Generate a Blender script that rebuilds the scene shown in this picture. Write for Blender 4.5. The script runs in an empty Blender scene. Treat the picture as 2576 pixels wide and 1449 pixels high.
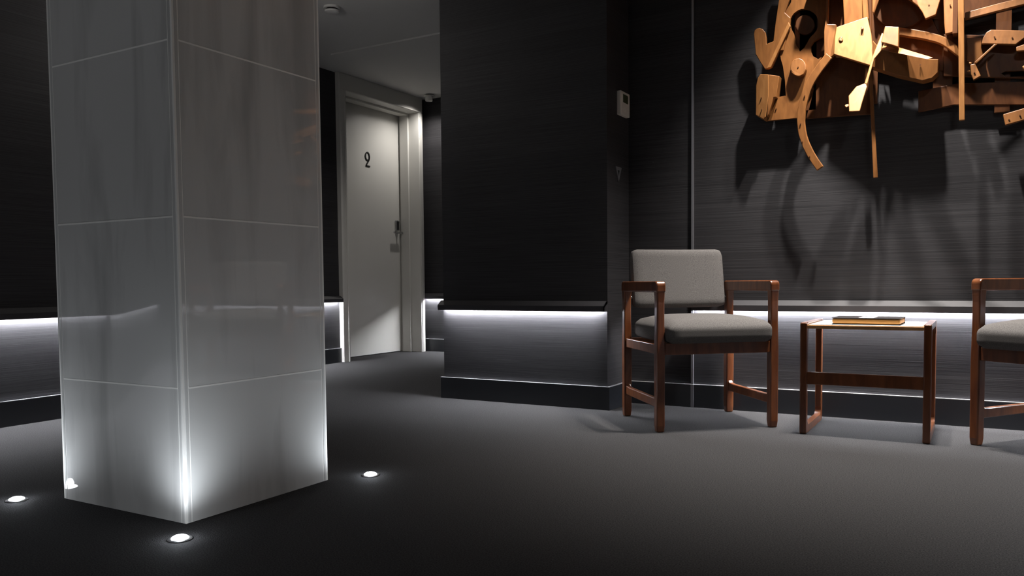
import bpy, bmesh, math, random
from mathutils import Vector, Matrix

random.seed(7)
scene = bpy.context.scene
col = scene.collection

# ---------------------------------------------------------------- camera
FPX, CY = 2037.4, 810.3                      # focal length and principal row, in pixels of the 2576 x 1449 frame
YAW, PITCH, ROLL = 0.52235, -0.04947, -0.009256
cam_data = bpy.data.cameras.new('camera')
cam_data.sensor_width = 36.0
cam_data.lens = FPX / 2576 * 36.0
cam_data.shift_y = (CY - 724.5) / 2576
cam_data.clip_start = 0.02
cam = bpy.data.objects.new('camera', cam_data)
col.objects.link(cam)
fwd = Vector((-math.sin(YAW) * math.cos(PITCH), math.cos(YAW) * math.cos(PITCH), math.sin(PITCH)))
rgt = Vector((math.cos(YAW), math.sin(YAW), 0))
upv = rgt.cross(fwd)
r2 = math.cos(ROLL) * rgt + math.sin(ROLL) * upv
u2 = -math.sin(ROLL) * rgt + math.cos(ROLL) * upv
mw = Matrix((r2, u2, -fwd)).transposed().to_4x4()
mw.translation = Vector((0, 0, 0.70))
cam.matrix_world = mw
scene.camera = cam

# ---------------------------------------------------------------- world, exposure, room lights and added fill lights
world = bpy.data.worlds.new('world')
scene.world = world
world.use_nodes = True
world.node_tree.nodes['Background'].inputs[0].default_value = (0.02, 0.02, 0.022, 1)
world.node_tree.nodes['Background'].inputs[1].default_value = 1.0
scene.view_settings.view_transform = 'Standard'
scene.view_settings.look = 'None'
scene.view_settings.exposure = 0.0
scene.view_settings.gamma = 1.0
scene.view_settings.use_curve_mapping = False


def spot(name, loc, target, power, angle, blend, radius, color):
    d = bpy.data.lights.new(name, 'SPOT')
    d.energy = power
    d.spot_size = math.radians(angle)
    d.spot_blend = blend
    d.shadow_soft_size = radius
    d.color = color
    o = bpy.data.objects.new(name, d)
    o.location = loc
    o.rotation_euler = (Vector(target) - Vector(loc)).to_track_quat('-Z', 'Y').to_euler()
    col.objects.link(o)
    return o


WARM = (1.0, 0.94, 0.88)
NEUT = (1.0, 0.95, 0.90)
COOL = (0.86, 0.92, 1.0)
# ceiling spot over the wooden relief, corridor spot by the door, unseen fill spots added for the hall
spot('sculpture_spot_light', (-0.52, 3.93, 2.86), (-0.55, 3.93, 0.0), 400, 82, 1.0, 0.025, WARM)
spot('sculpture_spot_light', (-0.27, 3.92, 2.86), (-0.22, 3.92, 0.0), 355, 82, 1.0, 0.025, WARM)
spot('hall_fill_spot', (0.3, 2.7, 2.50), (0.2, 2.8, 0.0), 11, 165, 0.6, 0.05, NEUT)
spot('corridor_spot_light', (-4.66, 6.52, 2.47), (-4.98, 6.42, 0.6), 24, 140, 0.9, 0.03, NEUT)
spot('hall_fill_spot', (-3.45, 4.9, 2.50), (-3.4, 4.9, 0.0), 46, 140, 0.9, 0.06, NEUT)
# two unseen fill spots added to brighten the pillar faces
spot('pillar_fill_spot', (-2.5, -1.0, 2.50), (-2.3, 1.6, 0.8), 23, 74, 1.0, 0.05, (0.95, 0.96, 1.0))
spot('pillar_fill_spot', (0.7, 1.2, 2.50), (-2.0, 1.9, 0.8), 9, 70, 1.0, 0.05, NEUT)


def bulb(name, loc, power, radius, color):
    d = bpy.data.lights.new(name, 'POINT')
    d.energy = power
    d.shadow_soft_size = radius
    d.color = color
    o = bpy.data.objects.new(name, d)
    o.location = loc
    col.objects.link(o)
    return o


# unseen fill light added behind the pillar to brighten the ceiling
bulb('ceiling_fill_light', (-3.45, 3.1, 2.2), 6, 0.08, NEUT)

H = 2.55                                      # ceiling height


# ---------------------------------------------------------------- materials
def mat(name, base, rough=0.5, metal=0.0, spec=0.5, emit=None, estr=0.0, coat=0.0):
    m = bpy.data.materials.new(name)
    m.use_nodes = True
    b = m.node_tree.nodes['Principled BSDF']
    b.inputs['Base Color'].default_value = (*base, 1)
    b.inputs['Roughness'].default_value = rough
    b.inputs['Metallic'].default_value = metal
    b.inputs['Specular IOR Level'].default_value = spec
    if coat:
        b.inputs['Coat Weight'].default_value = coat
        b.inputs['Coat Roughness'].default_value = 0.12
    if emit:
        b.inputs['Emission Color'].default_value = (*emit, 1)
        b.inputs['Emission Strength'].default_value = estr
    return m


def texture(m, scale, c0, c1, nscale=1.0, detail=4.0, lo=0.35, hi=0.65, bump=0.0, bdist=0.002, distort=0.0, coord='Object', rough=None):
    """Noise colour between c0 and c1 on stretched coordinates, with optional bump."""
    nt = m.node_tree
    b = nt.nodes['Principled BSDF']
    tc = nt.nodes.new('ShaderNodeTexCoord')
    mp = nt.nodes.new('ShaderNodeMapping')
    mp.inputs['Scale'].default_value = scale
    no = nt.nodes.new('ShaderNodeTexNoise')
    no.inputs['Scale'].default_value = nscale
    no.inputs['Detail'].default_value = detail
    no.inputs['Distortion'].default_value = distort
    rp = nt.nodes.new('ShaderNodeValToRGB')
    rp.color_ramp.elements[0].position = lo
    rp.color_ramp.elements[0].color = (*c0, 1)
    rp.color_ramp.elements[1].position = hi
    rp.color_ramp.elements[1].color = (*c1, 1)
    nt.links.new(tc.outputs[coord], mp.inputs[0])
    nt.links.new(mp.outputs[0], no.inputs['Vector'])
    nt.links.new(no.outputs[0], rp.inputs[0])
    nt.links.new(rp.outputs[0], b.inputs['Base Color'])
    if bump:
        bp = nt.nodes.new('ShaderNodeBump')
        bp.inputs['Strength'].default_value = bump
        bp.inputs['Distance'].default_value = bdist
        nt.links.new(no.outputs[0], bp.inputs['Height'])
        nt.links.new(bp.outputs[0], b.inputs['Normal'])
    return rp


def world_position(m):
    """Feed world-space position instead of object coordinates, so neighbouring pieces do not repeat."""
    nt = m.node_tree
    g = nt.nodes.new('ShaderNodeNewGeometry')
    for n in nt.nodes:
        if n.type == 'MAPPING':
            nt.links.new(g.outputs['Position'], n.inputs[0])


# woven dark wall covering: fine horizontal threads, broad faint courses
M_wall = mat('woven_wall_covering', (0.03, 0.03, 0.035), rough=0.62, spec=0.35)
texture(M_wall, (2.2, 2.2, 260), (0.020, 0.0194, 0.0218), (0.041, 0.0396, 0.0430), nscale=1.0, detail=3, lo=0.3, hi=0.7, bump=0.35, bdist=0.0015)
nt = M_wall.node_tree
mp2 = nt.nodes.new('ShaderNodeMapping'); mp2.inputs['Scale'].default_value = (0.25, 0.25, 9.2)
no2 = nt.nodes.new('ShaderNodeTexWhiteNoise'); no2.noise_dimensions = '1D'
sep = nt.nodes.new('ShaderNodeSeparateXYZ')
fl = nt.nodes.new('ShaderNodeMath'); fl.operation = 'FLOOR'
mr = nt.nodes.new('ShaderNodeMapRange'); mr.inputs['To Min'].default_value = 0.9; mr.inputs['To Max'].default_value = 1.1
mx = nt.nodes.new('ShaderNodeMix'); mx.data_type = 'RGBA'; mx.blend_type = 'MULTIPLY'; mx.inputs[0].default_value = 1.0
g = nt.nodes.new('ShaderNodeNewGeometry')
ramp = [n for n in nt.nodes if n.type == 'VALTORGB'][0]
nt.links.new(g.outputs['Position'], mp2.inputs[0]); nt.links.new(mp2.outputs[0], sep.inputs[0])
nt.links.new(sep.outputs[2], fl.inputs[0]); nt.links.new(fl.outputs[0], no2.inputs['W'])
nt.links.new(no2.outputs[0], mr.inputs[0])
nt.links.new(ramp.outputs[0], mx.inputs[6]); nt.links.new(mr.outputs[0], mx.inputs[7])
nt.links.new(mx.outputs[2], nt.nodes['Principled BSDF'].inputs['Base Color'])
world_position(M_wall)

M_skirt = mat('painted_skirting', (0.020, 0.022, 0.027), rough=0.32)
M_valance = mat('painted_valance', (0.034, 0.033, 0.037), rough=0.55)
M_led = mat('led_strip_light', (0.9, 0.9, 0.9), emit=(0.93, 0.95, 1.0), estr=330.0)
M_carpet = mat('grey_carpet', (0.1, 0.1, 0.1), rough=0.95, spec=0.1)
texture(M_carpet, (1, 1, 1), (0.024, 0.0236, 0.0244), (0.064, 0.0628, 0.0640), nscale=240, detail=3, lo=0.32, hi=0.68, bump=0.6, bdist=0.004)
M_white = mat('matt_white_paint', (0.70, 0.69, 0.67), rough=0.7)
M_door = mat('white_door_paint', (0.62, 0.61, 0.575), rough=0.38)
M_marble = mat('polished_marble', (0.5, 0.5, 0.49), rough=0.03, spec=0.5)
rp = texture(M_marble, (7.0, 7.0, 1.1), (0.44, 0.44, 0.425), (0.61, 0.61, 0.59), nscale=1.0, detail=7, lo=0.30, hi=0.50, distort=0.5)
M_grout = mat('pale_grout', (0.88, 0.87, 0.83), rough=0.9, spec=0.1)
M_lit_edge = mat('lit_edge_paint', (0.55, 0.55, 0.57), rough=0.45, metal=0.5)  # pale tone that paints the lit top edge of the skirting
M_steel = mat('brushed_steel', (0.45, 0.45, 0.46), rough=0.3, metal=1.0)
M_trim = mat('satin_metal_trim', (0.26, 0.26, 0.28), rough=0.35, metal=0.6)
M_black = mat('black_plastic', (0.012, 0.012, 0.012), rough=0.4)
M_lens = mat('lamp_lens', (0.9, 0.9, 0.9), emit=(0.92, 0.95, 1.0), estr=30.0)
M_plastic = mat('cream_plastic', (0.78, 0.74, 0.68), rough=0.45)
M_screen = mat('dull_green_display', (0.05, 0.06, 0.025), rough=0.3)
M_fabric = mat('grey_wool_fabric', (0.3, 0.29, 0.28), rough=0.9, spec=0.15)
texture(M_fabric, (420, 420, 420), (0.092, 0.087, 0.0845), (0.165, 0.156, 0.151), nscale=1.0, detail=2, bump=0.4, bdist=0.001)
M_teak = mat('varnished_teak', (0.3, 0.1, 0.03), rough=0.30, coat=0.35)
texture(M_teak, (26, 26, 5), (0.095, 0.026, 0.008), (0.20, 0.066, 0.022), nscale=1.0, detail=5, lo=0.3, hi=0.7, distort=0.8)
M_oak = mat('pale_teak_edge', (0.5, 0.27, 0.11), rough=0.4)
texture(M_oak, (30, 8, 60), (0.40, 0.20, 0.08), (0.58, 0.32, 0.14), nscale=1.0, detail=4)
M_laminate = mat('white_laminate', (0.78, 0.77, 0.75), rough=0.6, spec=0.1)
M_cover = mat('dark_book_cover', (0.045, 0.042, 0.045), rough=0.4)
M_pages = mat('orange_page_edges', (0.62, 0.29, 0.07), rough=0.6)
M_label = mat('white_paper_label', (0.75, 0.74, 0.72), rough=0.6)


def wood(name, c0, c1, rough=0.42):
    m = mat(name, c1, rough=rough, spec=0.4)
    texture(m, (34, 34, 9), c0, c1, nscale=1.0, detail=5, lo=0.28, hi=0.72, distort=1.2, bump=0.08, bdist=0.002)
    return m


M_wood = [wood('honey_wood', (0.155, 0.058, 0.0135), (0.24, 0.096, 0.0245)),
          wood('brown_wood', (0.075, 0.025, 0.007), (0.125, 0.044, 0.012)),
          wood('pale_wood', (0.26, 0.107, 0.029), (0.37, 0.168, 0.052)),
          wood('dark_brown_wood', (0.060, 0.021, 0.006), (0.10, 0.036, 0.011))]  # darkest of the wood tones


# ---------------------------------------------------------------- mesh helpers
def link(name, bm, m, parent=None, smooth=False, bevel=0.0, segs=2):
    bmesh.ops.recalc_face_normals(bm, faces=bm.faces)
    me = bpy.data.meshes.new(name)
    bm.to_mesh(me)
    bm.free()
    if smooth:
        for p in me.polygons:
            p.use_smooth = True
    me.materials.append(m)
    o = bpy.data.objects.new(name, me)
    col.objects.link(o)
    if parent:
        o.parent = parent
    if bevel:
        b = o.modifiers.new('bevel', 'BEVEL')
        b.width = bevel
        b.segments = segs
        b.limit_method = 'ANGLE'
        b.angle_limit = math.radians(40)
        b.harden_normals = False
    return o


def add_box(bm, x, y, z):
    vs = [bm.verts.new((a, b, c)) for a in x for b in y for c in z]
    for f in ((0, 1, 3, 2), (4, 6, 7, 5), (0, 4, 5, 1), (2, 3, 7, 6), (0, 2, 6, 4), (1, 5, 7, 3)):
        bm.faces.new([vs[i] for i in f])
    return vs


def box(name, x, y, z, m, parent=None, bevel=0.0, segs=2):
    bm = bmesh.new()
    add_box(bm, x, y, z)
    return link(name, bm, m, parent, bevel=bevel, segs=segs)


def add_prism(bm, pts, vec):
    """Closed prism: the polygon pts (3D) extruded along vec."""
    a = [bm.verts.new(p) for p in pts]
    b = [bm.verts.new(Vector(p) + Vector(vec)) for p in pts]
    n = len(pts)
    bm.faces.new(a)
    bm.faces.new(b[::-1])
    for i in range(n):
        bm.faces.new((a[i], b[i], b[(i + 1) % n], a[(i + 1) % n]))


def prism(name, pts, vec, m, parent=None, bevel=0.0, segs=2, smooth=False):
    bm = bmesh.new()
    add_prism(bm, pts, vec)
    return link(name, bm, m, parent, bevel=bevel, segs=segs, smooth=smooth)


def prism_holes(name, outer, holes, vec, m, parent=None, bevel=0.0):
    bm = bmesh.new()
    vec = Vector(vec)
    rings = [[bm.verts.new(p) for p in ring] for ring in [outer] + holes]
    edges = []
    for r in rings:
        for i in range(len(r)):
            edges.append(bm.edges.new((r[i], r[(i + 1) % len(r)])))
    res = bmesh.ops.triangle_fill(bm, use_beauty=True, use_dissolve=False, edges=edges)
    faces = [f for f in res['geom'] if isinstance(f, bmesh.types.BMFace)]
    ext = bmesh.ops.extrude_face_region(bm, geom=faces, use_keep_orig=True)
    for v in [e for e in ext['geom'] if isinstance(e, bmesh.types.BMVert)]:
        v.co += vec
    return link(name, bm, m, parent, bevel=bevel)


def lathe(name, prof, m, parent=None, loc=(0, 0, 0), n=32, axis='Z', smooth=True):
    """Surface of revolution of (r, h) pairs about the given axis."""
    bm = bmesh.new()
    rings = []
    for r, h in prof:
        ring = []
        for i in range(n):
            a = 2 * math.pi * i / n
            p = (r * math.cos(a), r * math.sin(a), h)
            if axis == 'X':
                p = (p[2], p[0], p[1])
            elif axis == 'Y':
                p = (p[0], p[2], p[1])
            ring.append(bm.verts.new(Vector(p) + Vector(loc)))
        rings.append(ring)
    for a, b in zip(rings, rings[1:]):
        for i in range(n):
            bm.faces.new((a[i], a[(i + 1) % n], b[(i + 1) % n], b[i]))
    bm.faces.new(rings[0])
    bm.faces.new(rings[-1][::-1])
    bmesh.ops.remove_doubles(bm, verts=bm.verts, dist=1e-6)
    o = link(name, bm, m, parent, smooth=smooth)
    if smooth:
        e = o.modifiers.new('edge_split', 'EDGE_SPLIT')
        e.split_angle = math.radians(35)
    return o


def cushion(name, size, radius, m, parent, n=14, dome=0.0, shape=None):
    """Rounded, softly domed box centred on the origin; shape(v) may bend it further."""
    bm = bmesh.new()
    hx, hy, hz = (s / 2 for s in size)
    bmesh.ops.create_cube(bm, size=2.0)
    bmesh.ops.subdivide_edges(bm, edges=bm.edges, cuts=n, use_grid_fill=True)
    for v in bm.verts:
        u = v.co.copy()
        p = Vector((u.x * hx, u.y * hy, u.z * hz))
        q = Vector((max(-hx + radius, min(hx - radius, p.x)), max(-hy + radius, min(hy - radius, p.y)), max(-hz + radius, min(hz - radius, p.z))))
        d = p - q
        if d.length > 1e-9:
            p = q + d.normalized() * radius
        if dome and u.z > -0.2:
            p.z += dome * (1 - u.x ** 4) * (1 - u.y ** 4) * (u.z + 0.2) / 1.2
        v.co = shape(p) if shape else p
    return link(name, bm, m, parent, smooth=True)


def thing(name, label, cat, loc=(0, 0, 0), rotz=0.0, group=None):
    o = bpy.data.objects.new(name, None)
    o.empty_display_size = 0.1
    o.location = loc
    o.rotation_euler = (0, 0, rotz)
    col.objects.link(o)
    tag(o, label, cat, group)
    return o


def tag(o, label, cat, group=None):
    o['label'] = label
    o['category'] = cat
    if group:
        o['group'] = group
    return o


def struct(o):
    o['kind'] = 'structure'
    return o


def copy_tree(o, parent=None):
    c = o.copy()
    col.objects.link(c)
    c.parent = parent
    for ch in list(o.children):
        copy_tree(ch, c)
    return c

# ---------------------------------------------------------------- the setting
YB, YC, XS, XD, YE, XL = 4.36, 4.05, -1.735, -4.92, 6.76, -4.21     # wall faces
struct(box('floor', (-7.2, 1.6), (-3.0, 7.2), (-0.1, 0.0), M_carpet))
CX0, CX1, CY0, CY1, CH = -1.05, 0.24, 3.35, 4.25, 2.92       # raised lighting recess over the relief
ceil = struct(prism_holes('ceiling', [(-7.2, -3.0, H), (1.6, -3.0, H), (1.6, 7.2, H), (-7.2, 7.2, H)],
                          [[(CX0, CY0, H), (CX1, CY0, H), (CX1, CY1, H), (CX0, CY1, H)]], (0, 0, 0.05), M_white))
box('recess_lid', (CX0 - 0.05, CX1 + 0.05), (CY0 - 0.05, CY1 + 0.05), (CH, CH + 0.05), M_white, ceil)
box('recess_side', (CX0 - 0.05, CX0), (CY0 - 0.05, CY1 + 0.05), (H + 0.05, CH), M_white, ceil)
box('recess_side', (CX1, CX1 + 0.05), (CY0 - 0.05, CY1 + 0.05), (H + 0.05, CH), M_white, ceil)
box('recess_side', (CX0, CX1), (CY0 - 0.05, CY0), (H + 0.05, CH), M_white, ceil)
box('recess_side', (CX0, CX1), (CY1, CY1 + 0.05), (H + 0.05, CH), M_white, ceil)
# slightly lower plaster field over the corridor
struct(box('trim_1', (-4.55, -2.81), (5.02, YE), (H - 0.012, H), M_white))

w_back = struct(box('wall_back', (XS, 1.45), (YB, YB + 0.2), (0, H), M_wall))
w_center = struct(box('wall_center', (-2.81, XS), (YC, YE + 0.2), (0, H), M_wall))
w_left = struct(box('wall_left', (-5.3, XL), (0.3, 3.5), (0, H), M_wall))
w_door = struct(box('wall_corridor', (-5.3, XD), (3.5, 5.475), (0, H), M_wall))
box('return_panel', (-5.3, XD), (6.70, YE), (0, H), M_wall, w_door)
w_end = struct(box('wall_end', (-5.3, -2.81), (YE, YE + 0.2), (0, H), M_wall))
w_right = struct(box('wall_right', (1.25, 1.45), (-2.7, YB), (0, H), M_wall))
w_front = struct(box('wall_front', (-7.0, 1.45), (-2.9, -2.7), (0, H), M_wall))
w_far = struct(box('wall_far_left', (-7.0, -6.8), (-2.7, -1.5), (0, H), M_wall))
# wall set at an angle, behind and left of the camera
ang = struct(prism('wall_angled', [(-4.21, 0.3, 0), (-6.8, -1.95, 0), (-6.95, -1.8, 0), (-4.4, 0.45, 0)], (0, 0, H), M_wall))


def cove(n, p0, p1, out):
    """Flared LED valance with its strip, from p0 to p1 along the wall; out = horizontal direction into the room."""
    p0, p1, out = Vector((*p0, 0)), Vector((*p1, 0)), Vector((*out, 0))
    prof = [(0, 0.592), (0.012, 0.592), (0.048, 0.566), (0.048, 0.536), (0.041, 0.536), (0.041, 0.560), (0, 0.580)]
    parent = struct(prism('trim_%d' % n, [p0 + out * d + Vector((0, 0, z)) for d, z in prof], p1 - p0, M_valance))
    for q, sg in ((p0, 1), (p1, -1)):
        ends = [(0, 0.592), (0.012, 0.592), (0.048, 0.566), (0.048, 0.536), (0, 0.536)]
        prism('cove_end_cap', [q + out * d + Vector((0, 0, z)) for d, z in ends], (p1 - p0).normalized() * 0.004 * sg, M_valance, parent)
    e = (p1 - p0).normalized() * 0.02
    # light channel under the flare, tucked behind the lip; the strip on it shines down along the wall
    chan = [(0.010, 0.548), (0.041, 0.548), (0.041, 0.559), (0.010, 0.574)]
    prism('light_channel', [p0 + e + out * d + Vector((0, 0, z)) for d, z in chan], p1 - p0 - 2 * e, M_valance, parent)
    led = [(0.012, 0.548), (0.026, 0.548), (0.026, 0.546), (0.012, 0.546)]
    prism('led_strip', [p0 + e + out * d + Vector((0, 0, z)) for d, z in led], p1 - p0 - 2 * e, M_led, parent)


cove(5, (-1.36, YB), (1.25, YB), (0, -1))
cove(6, (-2.82, YC), (XS, YC), (0, -1))
cove(7, (XL, 0.3), (XL, 3.5), (1, 0))
cove(8, (XD, 3.5), (XD, 5.475), (1, 0))
cove(9, (XD, YE), (-2.81, YE), (0, -1))
cove(10, (1.25, 1.0), (1.25, 4.3), (-1, 0))
cove(11, (-4.23, 0.283), (-6.6, -1.776), Vector((0.656, -0.755)))

SK = 0.128
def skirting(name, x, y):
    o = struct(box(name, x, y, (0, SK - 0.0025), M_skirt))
    box('lit_edge_strip', x, y, (SK - 0.0025, SK), M_lit_edge, o)  # pale strip added to imitate the bright line of the lit ledge
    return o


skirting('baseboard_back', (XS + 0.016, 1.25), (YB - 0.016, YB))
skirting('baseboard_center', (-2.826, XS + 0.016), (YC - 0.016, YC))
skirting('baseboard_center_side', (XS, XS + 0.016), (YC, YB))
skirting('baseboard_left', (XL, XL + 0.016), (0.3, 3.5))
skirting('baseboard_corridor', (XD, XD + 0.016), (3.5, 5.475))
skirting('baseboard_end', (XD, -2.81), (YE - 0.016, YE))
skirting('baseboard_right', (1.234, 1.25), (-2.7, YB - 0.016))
# upright metal trims
struct(box('trim_2', (-1.368, -1.354), (YB - 0.012, YB), (0, H), M_trim, bevel=0.002))
struct(box('trim_3', (-1.366, -1.350), (YB - 0.021, YB - 0.016), (0, SK), M_trim, bevel=0.001))
# facing strip on the outer corner of the centre wall, below the cove
struct(box('trim_4', (-1.79, XS), (YC - 0.004, YC), (SK, 0.536), M_wall))
# ---------------------------------------------------------------- door
door = bpy.data.objects.new('door_1', None)
door.location = (XD, 6.07, 0)
col.objects.link(door)
struct(door)


def dbox(name, x, y, z, m, parent=None, bevel=0.0, segs=2):
    """Box in world coordinates parented to the door."""
    o = box(name, (x[0] - XD, x[1] - XD), (y[0] - 6.07, y[1] - 6.07), z, m, parent or door, bevel, segs)
    return o


FX = -4.875                                    # face of the white surround
dbox('frame_post', (-5.3, FX), (5.475, 5.56), (0, 2.40), M_door, bevel=0.004)
dbox('frame_post', (-5.3, FX), (6.635, 6.70), (0, 2.40), M_door, bevel=0.004)
dbox('frame_head', (-5.3, FX), (5.475, 6.70), (2.40, H), M_door, bevel=0.004)
dbox('architrave', (FX, FX + 0.008), (6.648, 6.66), (0, 2.412), M_door, bevel=0.002)
dbox('architrave', (FX, FX + 0.008), (5.535, 5.547), (0, 2.412), M_door, bevel=0.002)
dbox('architrave', (FX, FX + 0.008), (5.547, 6.648), (2.403, 2.412), M_door, bevel=0.002)
dbox('door_stop', (-5.10, -5.0), (6.615, 6.635), (0, 2.40), M_door, bevel=0.003)
dbox('door_stop', (-5.10, -5.0), (5.56, 5.58), (0, 2.40), M_door, bevel=0.003)
dbox('door_stop', (-5.10, -5.0), (5.58, 6.615), (2.38, 2.40), M_door, bevel=0.003)
leaf = dbox('door_leaf', (-5.17, -5.125), (5.565, 6.63), (0.006, 2.395), M_door, bevel=0.002)
LX = -5.125
lock = dbox('lock_plate', (LX, LX + 0.022), (6.545, 6.592), (1.225, 1.335), M_steel, leaf, bevel=0.008, segs=3)
dbox('card_slot', (LX + 0.022, LX + 0.027), (6.556, 6.584), (1.237, 1.322), M_black, leaf, bevel=0.002)
hb = bmesh.new()
add_box(hb, (LX - XD, LX + 0.055 - XD), (6.560 - 6.07, 6.578 - 6.07), (1.200, 1.216))
add_box(hb, (LX + 0.04 - XD, LX + 0.062 - XD), (6.47 - 6.07, 6.60 - 6.07), (1.198, 1.218))
link('lever_handle', hb, M_steel, leaf, bevel=0.004)

# the number on the door: a closed loop, a slanting stroke and a foot
nb = bmesh.new()
def stroke(pts, w=0.0125, closed=False):
    P = [Vector(p) for p in pts]
    n = len(P)
    L, R = [], []
    for i in range(n):
        a = P[(i - 1) % n] if (closed or i) else P[i]
        b = P[(i + 1) % n] if (closed or i < n - 1) else P[i]
        t = (b - a).normalized()
        nn = Vector((-t.y, t.x))
        L.append(P[i] + nn * w / 2); R.append(P[i] - nn * w / 2)
    for i in range(n if closed else n - 1):
        j = (i + 1) % n
        quad = [L[i], L[j], R[j], R[i]]
        add_prism(nb, [(LX - XD, q.x, q.y) for q in quad], (0.006, 0, 0))
cyy, czz = 6.135 - 6.07, 1.922
stroke([(cyy + 0.029 * math.cos(a), czz + 0.037 * math.sin(a)) for a in [2 * math.pi * i / 28 for i in range(28)]], closed=True)
stroke([(cyy + 0.029, czz + 0.002), (cyy + 0.027, czz - 0.02), (cyy + 0.016, czz - 0.042), (cyy - 0.008, czz - 0.07), (cyy - 0.018, czz - 0.084), (cyy - 0.021, czz - 0.094)], w=0.0135)
stroke([(cyy - 0.027, czz - 0.093), (cyy + 0.036, czz - 0.093)], w=0.0125)
o = link('door_number', nb, M_black, leaf)
o['label'] = 'black numeral 2'

# ---------------------------------------------------------------- marble pillar
PX0, PX1, PY0, PY1 = -2.608, -2.002, 1.552, 2.150
pil = thing('pillar', 'square pillar clad in polished pale grey marble slabs', 'pillar', ((PX0 + PX1) / 2, (PY0 + PY1) / 2, 0))
pcx, pcy = pil.location.x, pil.location.y
hx, hy = (PX1 - PX0) / 2, (PY1 - PY0) / 2
box('grout_core', (-hx + 0.0006, hx - 0.0006), (-hy + 0.0006, hy - 0.0006), (0, H), M_grout, pil)
rows = [0.0, 0.398, 0.898, 1.402, 1.905, 2.408, H]
C = 0.022                                       # slab ends stay this far short of the corner
G = 0.0024
for i in range(6):
    z0, z1 = rows[i] + (G if i else 0), rows[i + 1] - (G if i < 5 else 0)
    for s in (-1, 1):
        box('marble_slab', (-hx + C, hx - C), tuple(sorted((s * hy, s * (hy - 0.02)))), (z0, z1), M_marble, pil)
        box('marble_slab', tuple(sorted((s * hx, s * (hx - 0.02)))), (-hy + C, hy - C), (z0, z1), M_marble, pil)
for zj in rows[1:-1]:
    box('grout_joint', (-hx + C, hx - C), (-hy - 0.0002, hy + 0.0002), (zj - 0.0024, zj + 0.0024), M_grout, pil)
    box('grout_joint', (-hx - 0.0002, hx + 0.0002), (-hy + C, hy - C), (zj - 0.0024, zj + 0.0024), M_grout, pil)
for sx in (-1, 1):
    for sy in (-1, 1):
        a, b, r = 0.0185, 0.002, 0.009
        pr = [(a, 0.0), (r, 0.0), (r * 0.3, r * 0.3), (0.0, r), (0.0, a), (0.008, a), (0.008, 0.008), (a, 0.008)]
        # a chamfered upright bead, a narrow groove to the slabs on both sides
        prism('corner_bead', [(sx * (hx - u), sy * (hy - v), 0) for u, v in pr], (0, 0, H), M_marble, pil)

# ---------------------------------------------------------------- recessed floor lamps round the pillar
def uplight(x, y, tx, ty, label):
    t = thing('floor_uplight', label, 'floor lamp', (x, y, 0), 0, 'recessed uplights at the pillar corners')
    lathe('rim', [(0.0, 0.0), (0.033, 0.0), (0.033, 0.002), (0.029, 0.004), (0.024, 0.004), (0.0, 0.003)], M_steel, t)
    lathe('lens', [(0.0, 0.0030), (0.0235, 0.0035), (0.022, 0.0065), (0.016, 0.010), (0.008, 0.0122), (0.0, 0.0128)][::-1], M_lens, t)
    s = spot('uplight_beam', (x, y, 0.016), (tx, ty, 0.32), 6.2, 128, 1.0, 0.012, COOL)
    bulb('uplight_spill', (x, y, 0.024), 0.28, 0.01, COOL)
    return t


uplight(-1.896, 1.448, PX1, PY0, 'recessed round uplight in the carpet before the nearest pillar corner')
uplight(-2.722, 1.462, PX0, PY0, 'recessed round uplight at the far left of the photo, left of the pillar')
uplight(-1.912, 2.275, PX1, PY1, 'recessed round uplight in the open carpet right of the pillar')

# ---------------------------------------------------------------- fittings
sd = thing('smoke_detector', 'round white smoke detector on the corridor ceiling', 'smoke detector', (-3.78, 4.19, H))
lathe('base', [(0.0, 0.0), (0.055, 0.0), (0.055, -0.014), (0.0, -0.014)], M_white, sd)
lathe('vent_ring', [(0.0, -0.014), (0.040, -0.014), (0.040, -0.026), (0.0, -0.026)], M_black, sd)
lathe('cap', [(0.0, -0.026), (0.050, -0.026), (0.046, -0.036), (0.030, -0.041), (0.0, -0.042)], M_white, sd)

cs = thing('ceiling_spotlight', 'small white spotlight under the corridor ceiling beside the door', 'spotlight', (-4.72, 6.60, H - 0.012))
lathe('mounting_plate', [(0.0, 0.0), (0.05, 0.0), (0.05, -0.006), (0.0, -0.006)], M_white, cs)
lathe('lamp_head', [(0.0, -0.006), (0.030, -0.006), (0.036, -0.03), (0.036, -0.05), (0.030, -0.05), (0.026, -0.04), (0.0, -0.04)], M_white, cs)

th = thing('thermostat', 'cream wall thermostat with a small green display', 'thermostat', (XS, 4.25, 1.68))
hs = box('housing', (0, 0.026), (-0.064, 0.064), (-0.068, 0.062), M_plastic, th, bevel=0.004)
box('display', (0.026, 0.0275), (-0.035, 0.035), (0.002, 0.046), M_screen, th)
for k in range(2):
    box('button', (0.026, 0.029), (-0.028 + 0.036 * k, -0.008 + 0.036 * k), (-0.045, -0.035), M_plastic, hs, bevel=0.001)

cb = thing('call_button', 'small triangular metal call button on the dark side wall', 'button', (XS, 4.20, 1.292))
tri = [(-0.042, 0.036), (0.042, 0.036), (0.0, -0.045)]
inn = [(-0.018, 0.018), (0.018, 0.018), (0.0, -0.017)]
prism_holes('triangle_plate', [(0, y, z) for y, z in tri], [[(0, y, z) for y, z in inn]], (0.006, 0, 0), M_trim, cb)
prism('centre_button', [(0, y * 0.85, z * 0.85) for y, z in inn], (0.003, 0, 0), M_black, cb)

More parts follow.
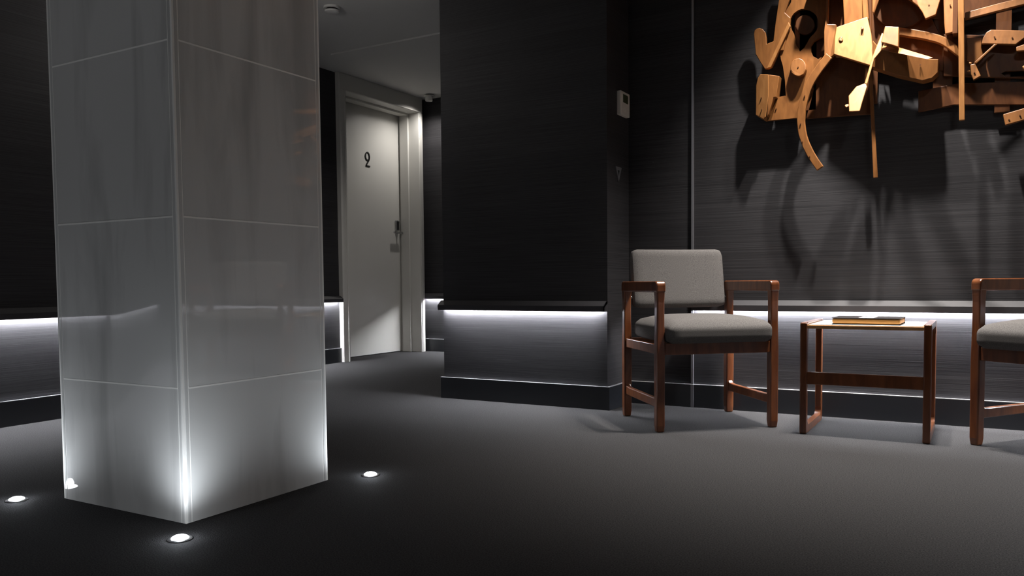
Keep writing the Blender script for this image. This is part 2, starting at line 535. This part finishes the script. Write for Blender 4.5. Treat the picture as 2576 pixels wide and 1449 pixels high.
# ---------------------------------------------------------------- armchairs
def make_chair(label, loc, rot):
    t = thing('armchair', label, 'chair', loc, rot, 'grey upholstered teak armchairs')
    W, D, s = 0.2825, 0.233, 0.021
    for sx in (-1, 1):
        for sy in (-1, 1):
            bm = bmesh.new()
            x0, y0 = sx * W, sy * D
            lev = [(0.0, 0.017, 0.017), (0.03, 0.020, 0.020), (0.36, 0.0205, 0.021), (0.50, 0.0185, 0.0185), (0.60, 0.0185, 0.0185), (0.655, 0.0205, 0.021)]
            rings = [[bm.verts.new((x0 + a * dx, y0 + b * dy, z)) for dx, dy in ((-1, -1), (1, -1), (1, 1), (-1, 1))] for z, a, b in lev]
            for p, q in zip(rings, rings[1:]):
                for i in range(4):
                    bm.faces.new((p[i], p[(i + 1) % 4], q[(i + 1) % 4], q[i]))
            bm.faces.new(rings[0]); bm.faces.new(rings[-1][::-1])
            link('leg', bm, M_teak, t, bevel=0.006, segs=3)
        xa = sx * W
        # armrest with rounded outer corners, running from front leg to back leg
        r = 0.020
        pts = []
        z0, z1, ya, yb = 0.646, 0.697, -D - 0.022, D + 0.022
        for cx_, cz_, a0 in ((yb - r, z1 - r, 0), (ya + r, z1 - r, 90)):
            for k in range(6):
                a = math.radians(a0 + 18 * k)
                pts.append((cx_ + r * math.cos(a), cz_ + r * math.sin(a)))
        pts += [(ya, z0), (yb, z0)]
        prism('armrest', [(xa - 0.0225, y, z) for y, z in pts], (0.045, 0, 0), M_teak, t, bevel=0.006, segs=3)
        # low side stretcher with softened ends
        st = [(-D + 0.018, 0.112), (D - 0.018, 0.116), (D - 0.018, 0.172), (D - 0.03, 0.160), (D - 0.06, 0.156), (-D + 0.06, 0.154), (-D + 0.03, 0.156), (-D + 0.018, 0.166)]
        prism('stretcher', [(xa - 0.0125, y, z) for y, z in st], (0.025, 0, 0), M_teak, t, bevel=0.004)
        box('side_rail', (xa - 0.012, xa + 0.012), (-D + 0.02, D - 0.02), (0.36, 0.405), M_teak, t, bevel=0.003)
    box('front_rail', (-W + 0.02, W - 0.02), (-D - 0.014, -D + 0.014), (0.357, 0.412), M_teak, t, bevel=0.003)
    box('back_rail', (-W + 0.02, W - 0.02), (D - 0.014, D + 0.014), (0.36, 0.405), M_teak, t, bevel=0.003)
    seat = cushion('seat_cushion', (0.522, 0.50, 0.092), 0.034, M_fabric, t, n=16, dome=0.034)
    seat.location = (0, -0.045, 0.456)
    tilt = math.radians(9)

    back = cushion('backrest', (0.505, 0.062, 0.305), 0.026, M_fabric, t, n=14, shape=lambda p: Vector((p.x * (1.0 - 0.02 * (p.z > 0.12)), p.y - 0.16 * p.x * p.x + 0.012, p.z)))
    back.location = (0, D + 0.012, 0.712)
    back.rotation_euler = (-tilt, 0, 0)
    for sx in (-1, 1):
        o = lathe('backrest_bolt', [(0.0, -0.012), (0.008, -0.012), (0.008, 0.012), (0.0, 0.012)], M_steel, t, (sx * 0.256, D, 0.615), 12, 'X')
    return t


a1 = math.radians(40.5)
make_chair('grey upholstered teak armchair standing left of the small table', (-1.2055, 3.925, 0), a1)
a2 = math.radians(-37.0)
# front left leg of the second chair stands at (0.006, 3.888)
v = Matrix.Rotation(a2, 3, 'Z') @ Vector((-0.2825, -0.233, 0))
make_chair('grey upholstered teak armchair cut off by the right edge of the photo', (0.004 - v.x, 3.888 - v.y, 0), a2)

# ---------------------------------------------------------------- side table
TX0, TX1, TY0, TY1 = -0.695, -0.165, 3.815, 4.255
tb = thing('side_table', 'small teak side table with a white top between the armchairs', 'table', ((TX0 + TX1) / 2, (TY0 + TY1) / 2, 0))
tw, td = (TX1 - TX0) / 2, (TY1 - TY0) / 2
for sx in (-1, 1):
    x0, x1 = sorted((sx * tw, sx * (tw - 0.030)))
    for sy in (-1, 1):
        y0, y1 = sorted((sy * td, sy * (td - 0.036)))
        box('leg', (x0, x1), (y0, y1), (0, 0.505), M_teak, tb, bevel=0.005, segs=3)
    yi = td - 0.036
    def fillet(zb, zt, up):
        # rail between the legs whose inner corners sweep into them
        r = 0.034
        pts = [(-yi, zb), (yi, zb)] if up else [(yi, zt), (-yi, zt)]
        zr = zt if up else zb
        sg = 1 if up else -1
        a = [(yi - r + r * math.sin(math.radians(t)), zr + sg * (r - r * math.cos(math.radians(t)))) for t in range(90, -1, -15)]
        b = [(-y, z) for y, z in a][::-1]
        seq = a + b
        return pts + (seq if up else [(-y, z) for y, z in seq])
    prism('foot_rail', [(x0 + 0.001, y, z) for y, z in fillet(0.0, 0.034, True)], (x1 - x0 - 0.002, 0, 0), M_teak, tb, bevel=0.003)
    prism('top_rail', [(x0 + 0.001, y, z) for y, z in fillet(0.478, 0.505, False)], (x1 - x0 - 0.002, 0, 0), M_teak, tb, bevel=0.003)
box('stretcher', (-tw + 0.028, tw - 0.028), (-td + 0.006, -td + 0.026), (0.226, 0.282), M_teak, tb, bevel=0.003)
tt = box('table_top', (-tw + 0.030, tw - 0.030), (-td + 0.006, td - 0.006), (0.478, 0.494), M_oak, tb, bevel=0.002)
box('laminate', (-tw + 0.036, tw - 0.036), (-td + 0.010, td - 0.010), (0.494, 0.4965), M_laminate, tt)

# ---------------------------------------------------------------- book on the table
bk = thing('book', 'dark covered book with orange page edges lying on the side table', 'book', (-0.425, 3.95, 0.4975), math.radians(-1.5))
box('back_cover', (-0.14, 0.14), (-0.095, 0.095), (0.0, 0.003), M_cover, bk, bevel=0.001)
bm = bmesh.new(); add_box(bm, (-0.139, 0.139), (-0.094, 0.092), (0.003, 0.027)); link('page_block', bm, M_pages, bk, bevel=0.009, segs=4)
fc = box('front_cover', (-0.14, 0.14), (-0.095, 0.095), (0.027, 0.030), M_cover, bk, bevel=0.001)
box('spine', (-0.14, 0.14), (0.092, 0.096), (0.0, 0.030), M_cover, bk, bevel=0.001)
box('title_label', (-0.03, 0.032), (-0.094, 0.06), (0.030, 0.0304), M_label, fc)

# ---------------------------------------------------------------- wooden relief on the wall
SCULPTURE = [
    ('backing_board',0.018,1,[(-0.827,4.322,2.251),(-0.47,4.322,2.181),(-0.466,4.322,1.845),(-0.465,4.322,1.498),(-0.767,4.322,1.509),(-0.732,4.322,1.655),(-0.824,4.322,1.755)],[]),
    ('backing_board',0.018,1,[(-0.47,4.322,2.181),(0.154,4.322,2.059),(0.157,4.322,1.921),(-0.068,4.322,1.898),(-0.159,4.322,1.815),(-0.157,4.322,1.664),(-0.465,4.322,1.755)],[[(-0.207,4.322,1.91),(-0.103,4.322,1.887),(-0.103,4.322,1.835),(-0.175,4.322,1.835)]]),
    ('backing_board',0.015,1,[(-0.261,4.326,1.585),(-0.099,4.326,1.6),(0.225,4.326,1.569),(0.227,4.326,1.464),(-0.113,4.326,1.502),(-0.26,4.326,1.485)],[]),
    ('backing_board',0.018,1,[(-0.159,4.31,1.829),(-0.066,4.31,1.812),(0.221,4.31,1.753),(0.224,4.31,1.574),(-0.156,4.31,1.638)],[[(0.075,4.31,1.619),(0.09,4.31,1.625),(0.181,4.31,1.616),(0.181,4.31,1.593),(0.09,4.31,1.599)]]),
    ('hook_board',0.021,0,[(-1.02,4.284,1.959),(-1.016,4.284,1.977),(-1.006,4.284,1.984),(-0.992,4.284,1.985),(-0.976,4.284,1.978),(-0.963,4.284,1.961),(-0.957,4.284,1.93),(-0.956,4.284,1.899),(-0.922,4.284,1.908),(-0.912,4.284,1.998),(-0.896,4.284,2.108),(-0.892,4.284,2.214),(-0.82,4.284,2.2),(-0.845,4.284,2.099),(-0.866,4.284,2.041),(-0.839,4.284,2.011),(-0.842,4.284,1.965),(-0.858,4.284,1.914),(-0.872,4.284,1.854),(-0.891,4.284,1.855),(-0.91,4.284,1.815),(-0.928,4.284,1.78),(-0.945,4.284,1.772),(-0.964,4.284,1.775),(-0.984,4.284,1.807),(-1.01,4.284,1.855)],[]),
    ('slat',0.018,2,[(-0.846,4.27,1.988),(-0.836,4.27,1.966),(-0.931,4.27,1.774),(-0.953,4.27,1.771)],[]),
    ('cut_out_board',0.021,0,[(-0.841,4.293,2.014),(-0.868,4.293,2.043),(-0.839,4.293,2.088),(-0.821,4.293,2.203),(-0.661,4.293,2.172),(-0.668,4.293,2.009),(-0.675,4.293,1.919),(-0.678,4.293,1.895),(-0.705,4.293,1.89),(-0.73,4.293,1.878),(-0.742,4.293,1.858),(-0.74,4.293,1.83),(-0.731,4.293,1.807),(-0.707,4.293,1.79),(-0.679,4.293,1.803),(-0.645,4.293,1.804),(-0.657,4.293,1.775),(-0.704,4.293,1.732),(-0.739,4.293,1.678),(-0.771,4.293,1.605),(-0.78,4.293,1.512),(-0.953,4.293,1.513),(-0.945,4.293,1.546),(-0.922,4.293,1.626),(-0.903,4.293,1.627),(-0.86,4.293,1.629),(-0.865,4.293,1.704),(-0.876,4.293,1.781),(-0.886,4.293,1.814),(-0.891,4.293,1.858),(-0.874,4.293,1.856),(-0.86,4.293,1.917),(-0.844,4.293,1.967)],[[(-0.826,4.293,1.937),(-0.834,4.293,1.951),(-0.839,4.293,1.965),(-0.842,4.293,1.98),(-0.842,4.293,1.995),(-0.839,4.293,2.009),(-0.833,4.293,2.021),(-0.825,4.293,2.032),(-0.814,4.293,2.039),(-0.802,4.293,2.045),(-0.789,4.293,2.047),(-0.775,4.293,2.046),(-0.761,4.293,2.042),(-0.748,4.293,2.035),(-0.736,4.293,2.026),(-0.725,4.293,2.015),(-0.717,4.293,2.002),(-0.711,4.293,1.987),(-0.708,4.293,1.973),(-0.708,4.293,1.958),(-0.71,4.293,1.944),(-0.715,4.293,1.932),(-0.723,4.293,1.921),(-0.747,4.293,1.899),(-0.773,4.293,1.854),(-0.793,4.293,1.839),(-0.813,4.293,1.878)]]),
    ('round_plug',0.03,3,[(-0.726,4.303,1.963),(-0.727,4.303,1.952),(-0.731,4.303,1.943),(-0.736,4.303,1.934),(-0.743,4.303,1.928),(-0.752,4.303,1.924),(-0.761,4.303,1.921),(-0.772,4.303,1.922),(-0.782,4.303,1.925),(-0.792,4.303,1.93),(-0.8,4.303,1.937),(-0.808,4.303,1.946),(-0.813,4.303,1.956),(-0.817,4.303,1.967),(-0.818,4.303,1.978),(-0.817,4.303,1.988),(-0.814,4.303,1.998),(-0.808,4.303,2.007),(-0.801,4.303,2.013),(-0.792,4.303,2.017),(-0.783,4.303,2.019),(-0.772,4.303,2.019),(-0.762,4.303,2.016),(-0.752,4.303,2.011),(-0.744,4.303,2.003),(-0.737,4.303,1.995),(-0.731,4.303,1.985),(-0.728,4.303,1.974)],[]),
    ('disc',0.042,0,[(-0.759,4.263,1.75),(-0.759,4.262,1.74),(-0.762,4.26,1.731),(-0.766,4.259,1.723),(-0.772,4.259,1.716),(-0.779,4.258,1.712),(-0.786,4.258,1.709),(-0.795,4.258,1.709),(-0.803,4.258,1.712),(-0.811,4.259,1.716),(-0.818,4.259,1.723),(-0.825,4.26,1.731),(-0.829,4.262,1.74),(-0.833,4.263,1.75),(-0.834,4.264,1.761),(-0.833,4.265,1.771),(-0.831,4.266,1.78),(-0.826,4.267,1.788),(-0.821,4.268,1.795),(-0.814,4.269,1.799),(-0.806,4.269,1.801),(-0.797,4.269,1.801),(-0.789,4.269,1.799),(-0.781,4.268,1.794),(-0.774,4.267,1.788),(-0.768,4.266,1.78),(-0.763,4.265,1.77),(-0.76,4.264,1.76)],[]),
    ('block',0.084,2,[(-1.004,4.269,1.692),(-0.995,4.266,1.728),(-0.981,4.262,1.746),(-0.937,4.249,1.736),(-0.936,4.249,1.629),(-0.95,4.253,1.527),(-0.962,4.257,1.515),(-1.005,4.269,1.544)],[]),
    ('block',0.072,0,[(-0.937,4.251,1.736),(-0.884,4.251,1.722),(-0.892,4.251,1.668),(-0.899,4.251,1.618),(-0.912,4.251,1.617),(-0.936,4.251,1.537),(-0.944,4.251,1.525)],[]),
    ('upright_board',0.03,0,[(-0.665,4.247,1.99),(-0.664,4.247,2.158),(-0.651,4.251,2.157),(-0.657,4.25,1.941),(-0.619,4.261,1.936),(-0.627,4.258,1.793),(-0.638,4.255,1.781),(-0.659,4.249,1.776),(-0.671,4.245,1.791),(-0.673,4.245,1.906)],[]),
    ('curved_rib',0.021,0,[(-0.662,4.242,1.8),(-0.671,4.242,1.79),(-0.683,4.242,1.776),(-0.697,4.242,1.759),(-0.71,4.242,1.743),(-0.721,4.242,1.727),(-0.732,4.242,1.712),(-0.743,4.242,1.695),(-0.753,4.242,1.678),(-0.761,4.242,1.66),(-0.768,4.242,1.642),(-0.775,4.242,1.623),(-0.78,4.242,1.604),(-0.785,4.242,1.585),(-0.789,4.242,1.565),(-0.792,4.242,1.545),(-0.795,4.242,1.525),(-0.796,4.242,1.506),(-0.796,4.242,1.488),(-0.795,4.242,1.47),(-0.793,4.242,1.453),(-0.791,4.242,1.436),(-0.788,4.242,1.419),(-0.783,4.242,1.402),(-0.778,4.242,1.385),(-0.772,4.242,1.368),(-0.765,4.242,1.35),(-0.757,4.242,1.333),(-0.748,4.242,1.314),(-0.736,4.242,1.293),(-0.722,4.242,1.269),(-0.709,4.242,1.249),(-0.7,4.242,1.235),(-0.67,4.242,1.254),(-0.679,4.242,1.268),(-0.692,4.242,1.288),(-0.705,4.242,1.31),(-0.716,4.242,1.33),(-0.724,4.242,1.347),(-0.731,4.242,1.363),(-0.738,4.242,1.379),(-0.743,4.242,1.394),(-0.748,4.242,1.409),(-0.751,4.242,1.424),(-0.754,4.242,1.438),(-0.756,4.242,1.453),(-0.758,4.242,1.469),(-0.759,4.242,1.485),(-0.758,4.242,1.501),(-0.757,4.242,1.517),(-0.756,4.242,1.535),(-0.753,4.242,1.553),(-0.749,4.242,1.572),(-0.744,4.242,1.59),(-0.739,4.242,1.607),(-0.734,4.242,1.624),(-0.727,4.242,1.641),(-0.72,4.242,1.657),(-0.711,4.242,1.672),(-0.702,4.242,1.687),(-0.691,4.242,1.702),(-0.681,4.242,1.716),(-0.668,4.242,1.732),(-0.655,4.242,1.748),(-0.643,4.242,1.763),(-0.634,4.242,1.773)],[]),
    ('post',0.036,0,[(-0.595,4.268,2.152),(-0.509,4.268,2.135),(-0.506,4.268,2.034),(-0.503,4.268,1.935),(-0.584,4.268,1.928),(-0.591,4.268,2.049)],[]),
    ('post',0.024,0,[(-0.506,4.272,2.136),(-0.487,4.272,2.132),(-0.482,4.272,2.031),(-0.476,4.272,1.941),(-0.5,4.272,1.939),(-0.506,4.272,2.035)],[]),
    ('slat',0.024,0,[(-0.462,4.276,2.129),(-0.421,4.276,2.121),(-0.431,4.276,2.023),(-0.452,4.276,1.963),(-0.46,4.276,1.972)],[]),
    ('tapered_panel',0.03,2,[(-0.617,4.247,1.919),(-0.48,4.253,1.947),(-0.46,4.235,1.858),(-0.448,4.216,1.763),(-0.453,4.203,1.701),(-0.623,4.22,1.784),(-0.622,4.236,1.865)],[]),
    ('dowel',0.018,0,[(-0.583,4.228,1.852),(-0.583,4.227,1.848),(-0.585,4.226,1.844),(-0.589,4.226,1.842),(-0.592,4.226,1.841),(-0.596,4.226,1.843),(-0.6,4.227,1.846),(-0.602,4.227,1.851),(-0.603,4.228,1.856),(-0.603,4.229,1.861),(-0.601,4.23,1.864),(-0.597,4.231,1.867),(-0.593,4.231,1.867),(-0.589,4.23,1.865),(-0.586,4.23,1.862),(-0.584,4.229,1.857)],[]),
    ('dowel',0.018,0,[(-0.493,4.226,1.889),(-0.493,4.226,1.886),(-0.496,4.225,1.883),(-0.499,4.225,1.883),(-0.502,4.225,1.884),(-0.504,4.226,1.887),(-0.505,4.227,1.891),(-0.504,4.227,1.894),(-0.502,4.228,1.896),(-0.499,4.228,1.897),(-0.496,4.228,1.895),(-0.494,4.227,1.892)],[]),
    ('dowel',0.018,0,[(-0.482,4.226,1.778),(-0.483,4.226,1.774),(-0.485,4.225,1.772),(-0.488,4.225,1.772),(-0.491,4.225,1.773),(-0.493,4.226,1.776),(-0.494,4.227,1.779),(-0.494,4.227,1.783),(-0.491,4.228,1.785),(-0.488,4.228,1.785),(-0.485,4.228,1.784),(-0.483,4.227,1.781)],[]),
    ('large_disc',0.03,3,[(-0.23,4.293,1.969),(-0.232,4.293,1.951),(-0.236,4.293,1.934),(-0.245,4.293,1.918),(-0.256,4.293,1.905),(-0.27,4.293,1.894),(-0.286,4.293,1.886),(-0.304,4.293,1.881),(-0.323,4.293,1.879),(-0.343,4.293,1.88),(-0.363,4.293,1.885),(-0.383,4.293,1.893),(-0.402,4.293,1.905),(-0.419,4.293,1.918),(-0.434,4.293,1.934),(-0.446,4.293,1.952),(-0.455,4.293,1.971),(-0.461,4.293,1.99),(-0.463,4.293,2.01),(-0.461,4.293,2.029),(-0.456,4.293,2.046),(-0.447,4.293,2.062),(-0.435,4.293,2.075),(-0.421,4.293,2.086),(-0.404,4.293,2.094),(-0.386,4.293,2.098),(-0.366,4.293,2.1),(-0.346,4.293,2.097),(-0.326,4.293,2.092),(-0.306,4.293,2.083),(-0.288,4.293,2.072),(-0.272,4.293,2.058),(-0.258,4.293,2.043),(-0.246,4.293,2.025),(-0.237,4.293,2.007),(-0.232,4.293,1.988)],[]),
    ('arched_board',0.024,0,[(-0.307,4.269,2.097),(-0.156,4.265,2.067),(-0.173,4.25,1.969),(-0.18,4.246,1.941),(-0.189,4.24,1.904),(-0.231,4.238,1.891),(-0.245,4.244,1.926),(-0.264,4.249,1.959),(-0.291,4.253,1.987),(-0.315,4.256,2.008)],[]),
    ('upright_board',0.024,0,[(-0.16,4.276,2.071),(-0.103,4.275,2.06),(-0.097,4.245,1.817),(-0.15,4.245,1.811),(-0.155,4.251,1.865),(-0.16,4.264,1.971)],[]),
    ('curved_rib',0.03,0,[(-0.37,4.263,1.85),(-0.355,4.263,1.845),(-0.334,4.263,1.839),(-0.311,4.263,1.831),(-0.29,4.263,1.824),(-0.271,4.263,1.818),(-0.252,4.263,1.812),(-0.234,4.263,1.805),(-0.217,4.263,1.798),(-0.201,4.263,1.791),(-0.187,4.263,1.785),(-0.173,4.263,1.777),(-0.159,4.263,1.767),(-0.142,4.263,1.753),(-0.124,4.263,1.735),(-0.106,4.263,1.717),(-0.094,4.263,1.705),(-0.075,4.263,1.731),(-0.087,4.263,1.743),(-0.104,4.263,1.761),(-0.124,4.263,1.78),(-0.143,4.263,1.797),(-0.161,4.263,1.809),(-0.177,4.263,1.818),(-0.193,4.263,1.825),(-0.21,4.263,1.833),(-0.228,4.263,1.84),(-0.247,4.263,1.847),(-0.266,4.263,1.854),(-0.285,4.263,1.86),(-0.306,4.263,1.867),(-0.33,4.263,1.875),(-0.351,4.263,1.881),(-0.366,4.263,1.886)],[]),
    ('wedge_beam',0.078,0,[(-0.449,4.205,1.819),(-0.416,4.209,1.775),(-0.309,4.213,1.736),(-0.22,4.216,1.704),(-0.174,4.217,1.696),(-0.176,4.223,1.637),(-0.199,4.225,1.615),(-0.24,4.226,1.609),(-0.345,4.222,1.648),(-0.453,4.217,1.699)],[]),
    ('chamfer_strip',0.007,2,[(-0.431,4.293,1.823),(-0.405,4.266,1.803),(-0.343,4.236,1.78),(-0.264,4.169,1.728),(-0.191,4.107,1.68),(-0.214,4.101,1.675),(-0.311,4.165,1.725),(-0.415,4.23,1.775)],[]),
    ('block',0.048,0,[(-0.397,4.2,1.875),(-0.338,4.197,1.862),(-0.337,4.173,1.764),(-0.37,4.177,1.781),(-0.412,4.182,1.8)],[]),
    ('paddle_arm',0.012,2,[(-0.412,4.223,1.854),(-0.402,4.219,1.842),(-0.404,4.206,1.798),(-0.411,4.196,1.765),(-0.44,4.185,1.727),(-0.465,4.149,1.606),(-0.477,4.151,1.612),(-0.447,4.19,1.745)],[]),
    ('paddle',0.011,2,[(-0.478,4.213,1.628),(-0.472,4.203,1.605),(-0.497,4.156,1.487),(-0.544,4.158,1.491),(-0.551,4.19,1.571),(-0.52,4.207,1.614)],[]),
    ('peg',0.008,2,[(-0.568,4.192,1.527),(-0.565,4.195,1.533),(-0.549,4.196,1.535),(-0.547,4.19,1.523),(-0.561,4.187,1.516)],[]),
    ('thin_stick',0.012,0,[(-0.474,4.284,1.699),(-0.46,4.284,1.697),(-0.428,4.284,1.186),(-0.448,4.284,1.185)],[]),
    ('upright_stick',0.018,2,[(-0.102,4.202,2.037),(-0.078,4.205,2.033),(-0.076,4.205,1.939),(-0.064,4.206,1.408),(-0.087,4.204,1.407)],[]),
    ('slat',0.024,0,[(-0.072,4.25,1.897),(0.069,4.254,1.917),(0.214,4.258,1.932),(0.214,4.251,1.901),(0.069,4.247,1.882),(-0.072,4.244,1.863)],[]),
    ('shaped_plate',0.024,0,[(-0.005,4.257,1.749),(-0.0,4.261,1.775),(0.013,4.264,1.799),(0.029,4.266,1.808),(0.157,4.262,1.783),(0.218,4.26,1.771),(0.218,4.253,1.723),(0.157,4.257,1.749),(0.126,4.253,1.725)],[]),
    ('shaped_plate',0.018,0,[(-0.064,4.28,1.79),(-0.005,4.28,1.781),(-0.006,4.28,1.736),(0.004,4.28,1.695),(-0.033,4.28,1.669),(-0.061,4.28,1.688)],[]),
    ('thin_stick',0.011,0,[(0.044,4.242,1.737),(0.056,4.242,1.734),(-0.023,4.242,1.659),(-0.034,4.242,1.666)],[]),
    ('small_block',0.024,0,[(-0.048,4.237,1.658),(-0.029,4.238,1.661),(-0.005,4.232,1.601),(-0.034,4.23,1.585),(-0.044,4.233,1.613)],[]),
    ('peg',0.012,2,[(-0.042,4.238,1.664),(-0.043,4.238,1.661),(-0.046,4.238,1.659),(-0.05,4.238,1.66),(-0.054,4.238,1.662),(-0.055,4.238,1.666),(-0.054,4.238,1.669),(-0.051,4.238,1.671),(-0.047,4.238,1.67),(-0.043,4.238,1.667)],[]),
    ('peg',0.012,2,[(-0.048,4.238,1.63),(-0.049,4.238,1.627),(-0.052,4.238,1.625),(-0.056,4.238,1.626),(-0.06,4.238,1.628),(-0.061,4.238,1.632),(-0.06,4.238,1.635),(-0.056,4.238,1.637),(-0.052,4.238,1.636),(-0.049,4.238,1.634)],[]),
    ('slat',0.024,0,[(0.083,4.268,1.428),(0.164,4.27,1.447),(0.224,4.272,1.463),(0.225,4.266,1.407),(0.164,4.265,1.394),(0.093,4.263,1.378)],[]),
    ('slat',0.024,0,[(0.127,4.257,1.715),(0.163,4.259,1.724),(0.218,4.259,1.724),(0.219,4.251,1.687),(0.163,4.252,1.693),(0.129,4.253,1.695)],[]),
    ('small_block',0.03,2,[(0.151,4.26,1.628),(0.178,4.261,1.638),(0.22,4.26,1.632),(0.221,4.258,1.607),(0.16,4.258,1.612)],[]),
    ('overhead_shade_board',0.156,0,[(-0.75,4.2,2.136),(-0.595,4.2,2.113),(-0.595,4.2,2.074),(-0.75,4.2,2.097)],[]),  # unseen board added above to shade the pieces beneath
    ('overhead_shade_board',0.156,0,[(-0.435,4.2,2.08),(-0.286,4.2,2.048),(-0.286,4.2,2.015),(-0.434,4.2,2.048)],[]),  # likewise added out of view, shades the large disc
]
SCREWS = [(-0.218,4.247,1.953),(-0.132,4.255,1.941),(-0.248,4.213,1.68),(-0.76,4.238,1.605),(-0.778,4.238,1.471),(-0.769,4.238,1.381),(-0.734,4.238,1.306),(-0.974,4.257,1.625),(-0.972,4.255,1.565),(-0.907,4.289,1.568),(-0.031,4.23,1.619),(0.106,4.263,1.401),(0.147,4.263,1.415),(0.044,4.255,1.771),(0.112,4.255,1.756),(-0.796,4.261,1.755)]

rel = thing('wooden_relief', 'large abstract wall sculpture assembled from honey coloured wooden pieces', 'sculpture', (-0.35, YB, 1.55))
ox, oy, oz = rel.location
panel = None
for name, t, tone, outer, holes in SCULPTURE:
    loc = lambda ring: [(x - ox, y - oy, z - oz) for x, y, z in ring]
    if holes:
        prism_holes(name, loc(outer), [loc(h) for h in holes], (0, t, 0), M_wood[tone], rel, bevel=0.002)
    else:
        o = prism(name, loc(outer), (0, t, 0), M_wood[tone], panel if name == 'dowel' else rel, bevel=0.003)
        if name == 'tapered_panel':
            panel = o
for x, y, z in SCREWS:
    lathe('screw_plug', [(0.0, 0.0), (0.0032, 0.0), (0.0032, 0.004), (0.0, 0.006)], M_wood[3], rel, (x - ox, y - oy - 0.001, z - oz), 10, 'Y')
# battens that carry the boards, and spacers between the layers
for x0, x1, z0, z1, y0, y1 in ((-0.80, -0.72, 1.55, 2.2, 4.322, YB - 0.002), (-0.52, -0.44, 1.55, 2.2, 4.338, YB - 0.002), (-0.20, -0.12, 1.50, 2.1, 4.330, YB - 0.002), (0.05, 0.11, 1.45, 2.0, 4.330, YB - 0.002)):
    box('batten', (x0 - ox, x1 - ox), (y0 - oy, y1 - oy), (z0 - oz, z1 - oz), M_wood[1], rel)
for x0, x1, z0, z1, y0, y1 in ((-0.56, -0.50, 1.80, 1.88, 4.25, 4.33), (-0.40, -0.32, 1.72, 1.76, 4.26, 4.33), (-0.12, -0.10, 1.80, 2.0, 4.21, 4.32)):
    box('spacer', (x0 - ox, x1 - ox), (y0 - oy, y1 - oy), (z0 - oz, z1 - oz), M_wood[1], rel)
